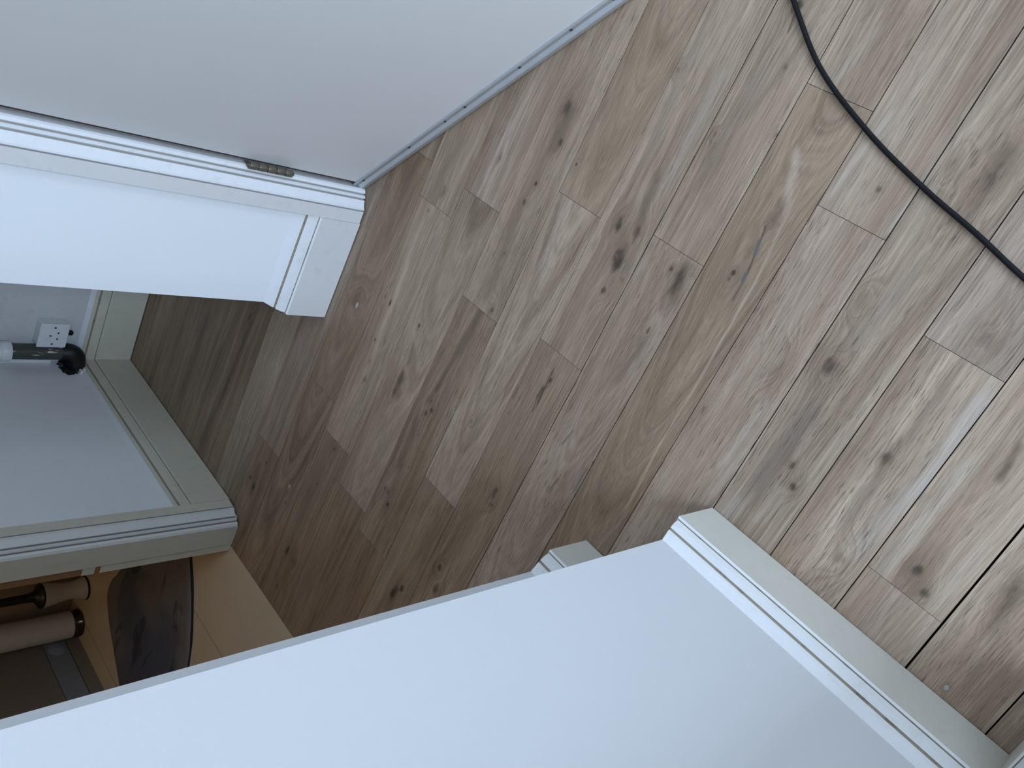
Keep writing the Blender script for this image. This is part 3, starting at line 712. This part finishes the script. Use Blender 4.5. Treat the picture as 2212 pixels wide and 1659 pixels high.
add_tube(b, [(1.4800, 2.509, sz0 + 0.003), (1.480, 2.509, 0.229), (1.482, 2.512, 0.222), (1.486, 2.520, 0.217)], [0.0085, 0.0085, 0.0095, 0.006], 14)
obj('cable_gland', b, M_tar, sock, smooth=True)

# ------------------------------------------------------------------ waste pipe in the corner
px_, py_ = 1.548, 2.4955
pipe = tag(empty('waste_pipe', (px_, py_, 0.19)), 'vertical waste pipe in the alcove corner, white above dark grey', 'pipe')
b = new()
add_lathe(b, [(0.0255, 0.225), (0.0255, 0.402)], (px_, py_), 32)
tag(obj('lower_pipe', b, M_pipe, pipe, smooth=True), 'dark grey lower length of pipe')
b = new()
add_lathe(b, [(0.0262, 0.398), (0.0322, 0.398), (0.0330, 0.401), (0.0330, 0.420), (0.0318, 0.423), (0.0300, 0.4245), (0.0300, 0.4275), (0.0315, 0.429), (0.0315, 0.440), (0.026, 0.442)], (px_, py_), 36)
tag(obj('collar', b, M_plastic, pipe, smooth=True), 'white collar')
b = new()
add_lathe(b, [(0.0265, 0.438), (0.0265, 2.44)], (px_, py_), 32)
tag(obj('upper_pipe', b, M_plastic, pipe, smooth=True), 'white upper length of pipe')
b = new()
arc = [(px_, py_, 0.248), (px_, py_, 0.230)]
for k_ in range(1, 8):
    t = k_ / 7 * math.pi / 2
    arc.append((px_ + 0.034 * (1 - math.cos(t)), py_ - 0.004 * k_ / 7, 0.227 - 0.034 * math.sin(t)))
arc.append((1.604, py_ - 0.004, 0.193))
add_tube(b, arc, [0.0265, 0.030] + [0.031] * (len(arc) - 2), 26)
for v in b.verts:
    v.co += noise.noise_vector(v.co * 60) * 0.0028
tag(obj('elbow', b, M_tar, pipe, smooth=True), 'black sealed elbow going into the wall')
b = new()
rnd = random.Random(4)
ring0, ring1 = [], []
N_ = 44
for k_ in range(N_):
    t = 2 * math.pi * k_ / N_
    rr = 0.043 + rnd.uniform(-0.006, 0.007) + 0.006 * math.sin(3 * t)
    ry, rz = rr * math.cos(t) * 1.05, rr * math.sin(t) * 1.0
    yy_ = min(2.527, 2.492 + ry)
    ring0.append(b.verts.new((1.6025, yy_, 0.202 + max(rz, -0.052))))
    ring1.append(b.verts.new((1.5940 + rnd.uniform(-0.003, 0.003), min(2.526, 2.492 + ry * 0.75), 0.202 + rz * 0.75)))
for k_ in range(N_):
    j_ = (k_ + 1) % N_
    b.faces.new((ring0[k_], ring0[j_], ring1[j_], ring1[k_]))
b.faces.new(ring1)
b.faces.new(ring0)
tag(obj('torn_seal', b, M_tar, pipe), 'ragged black sealant round the wall hole')
for (yy_, zz_, s_) in ((2.452, 0.185, 0.006), (2.463, 0.172, 0.005)):
    b = new()
    add_box(b, 1.5905, 1.6025, yy_ - s_, yy_ + s_ * 1.3, zz_ - s_ * 0.6, zz_ + s_ * 0.7)
    obj('plaster_crumb', b, M_wall, pipe)

# ------------------------------------------------------------------ bathroom things
rug_outline = [(1.80, 1.87), (1.8875, 1.8016), (1.955, 1.746), (2.039, 1.694), (2.105, 1.658), (2.1718, 1.6337), (2.30, 1.60), (2.46, 1.62), (2.60, 1.75), (2.645, 1.88), (2.618, 1.960),
               (2.55, 2.055), (2.49, 2.14), (2.4275, 2.194), (2.36, 2.203), (2.2967, 2.1766), (2.12, 2.11), (1.92, 1.99)]
ol = spline([(x, y, 0) for x, y in rug_outline], 6, closed=True)
cen = sum(ol, Vector()) / len(ol)
b = new()
rings = []
for t in (1.0, 1.002, 0.985, 0.93, 0.85, 0.75, 0.64, 0.52, 0.40, 0.28, 0.16, 0.06):
    ring = []
    for p in ol:
        q = cen + (p - cen) * t
        h = {1.0: 0.0, 1.002: 0.0012, 0.985: 0.004}.get(t, 0.008)
        if t < 0.99:
            h += 0.006 * max(0, noise.noise(Vector((q.x * 5.5, q.y * 9.0, 1.3)))) + 0.004 * max(0, noise.noise(Vector((q.x * 14, q.y * 11, 4.0))))
        ring.append(b.verts.new((q.x, q.y, h)))
    rings.append(ring)
for ra, rb in zip(rings[:-1], rings[1:]):
    for k_ in range(len(ra)):
        j_ = (k_ + 1) % len(ra)
        b.faces.new((ra[k_], ra[j_], rb[j_], rb[k_])).material_index = 1 if ra is rings[0] or ra is rings[1] else 0  # outer rim strips take the darker material
b.faces.new(rings[-1])
tag(obj('bath_mat', b, [mat_pile(), plain('dark_rim', (40, 40, 46), 0.9, spec=0.1)], smooth=True), 'crumpled brown grey bath mat on the glossy beige floor', 'bath mat')

bx, by = 2.535, 2.362
tb = tag(empty('toilet_brush', (bx, by, 0)), 'cream toilet brush holder with a black handle, in the bathroom corner', 'toilet brush')
b = new()
add_lathe(b, [(0, 0.007), (0.0445, 0.007), (0.0445, 0.010), (0.0425, 0.018), (0.038, 0.030), (0.0345, 0.045), (0.0335, 0.060), (0.035, 0.080), (0.039, 0.105), (0.0435, 0.130), (0.0465, 0.150),
              (0.0465, 0.156), (0.043, 0.158), (0, 0.158)], (bx, by), 44)
tag(obj('holder', b, M_ceramic, tb, smooth=True), 'cream waisted holder')
b = new()
add_lathe(b, [(0, 0.0), (0.0465, 0.0), (0.0475, 0.003), (0.0465, 0.0068), (0, 0.0068)], (bx, by), 44)
tag(obj('base_ring', b, M_black, tb, smooth=True), 'black rubber base ring')
b = new()
add_lathe(b, [(0, 0.1582), (0.0468, 0.1582), (0.0478, 0.162), (0.0455, 0.167), (0.033, 0.174), (0.021, 0.184), (0.0180, 0.196), (0.0168, 0.215), (0.0155, 0.30), (0.0140, 0.40), (0.009, 0.415), (0, 0.418)], (bx, by), 36)
tag(obj('handle', b, M_black, tb, smooth=True), 'black flared lid and handle')

cx_, cy_ = 2.690, 2.332
rh = tag(empty('roll_holder', (cx_, cy_, 0)), 'beige cylinder with a shiny dark base beside the toilet brush', 'holder')
b = new()
add_lathe(b, [(0, 0.034), (0.050, 0.034), (0.0525, 0.037), (0.0525, 0.50), (0.050, 0.503), (0, 0.503)], (cx_, cy_), 48)
tag(obj('body', b, M_ceramic, rh, smooth=True), 'beige tall cylinder')
b = new()
add_lathe(b, [(0, 0.0), (0.053, 0.0), (0.0545, 0.002), (0.0545, 0.010), (0.0500, 0.016), (0.0490, 0.030), (0.0495, 0.0335), (0, 0.0335)], (cx_, cy_), 48)
tag(obj('base', b, M_chrome, rh, smooth=True), 'shiny dark metal base')

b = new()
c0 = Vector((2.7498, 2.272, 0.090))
add_tube(b, [c0, c0 + Vector((-0.004, 0, 0)), c0 + Vector((-0.006, 0, 0))], [0.030, 0.030, 0.026], 30)  # flat disc added to draw the cylinder reflected in the glossy wall
tag(obj('reflection_disc', b, plain('grey_reflection', (128, 130, 136), 0.4), smooth=True), 'small round grey disc drawn as the cylinder reflection low on the bathroom wall', 'disc')
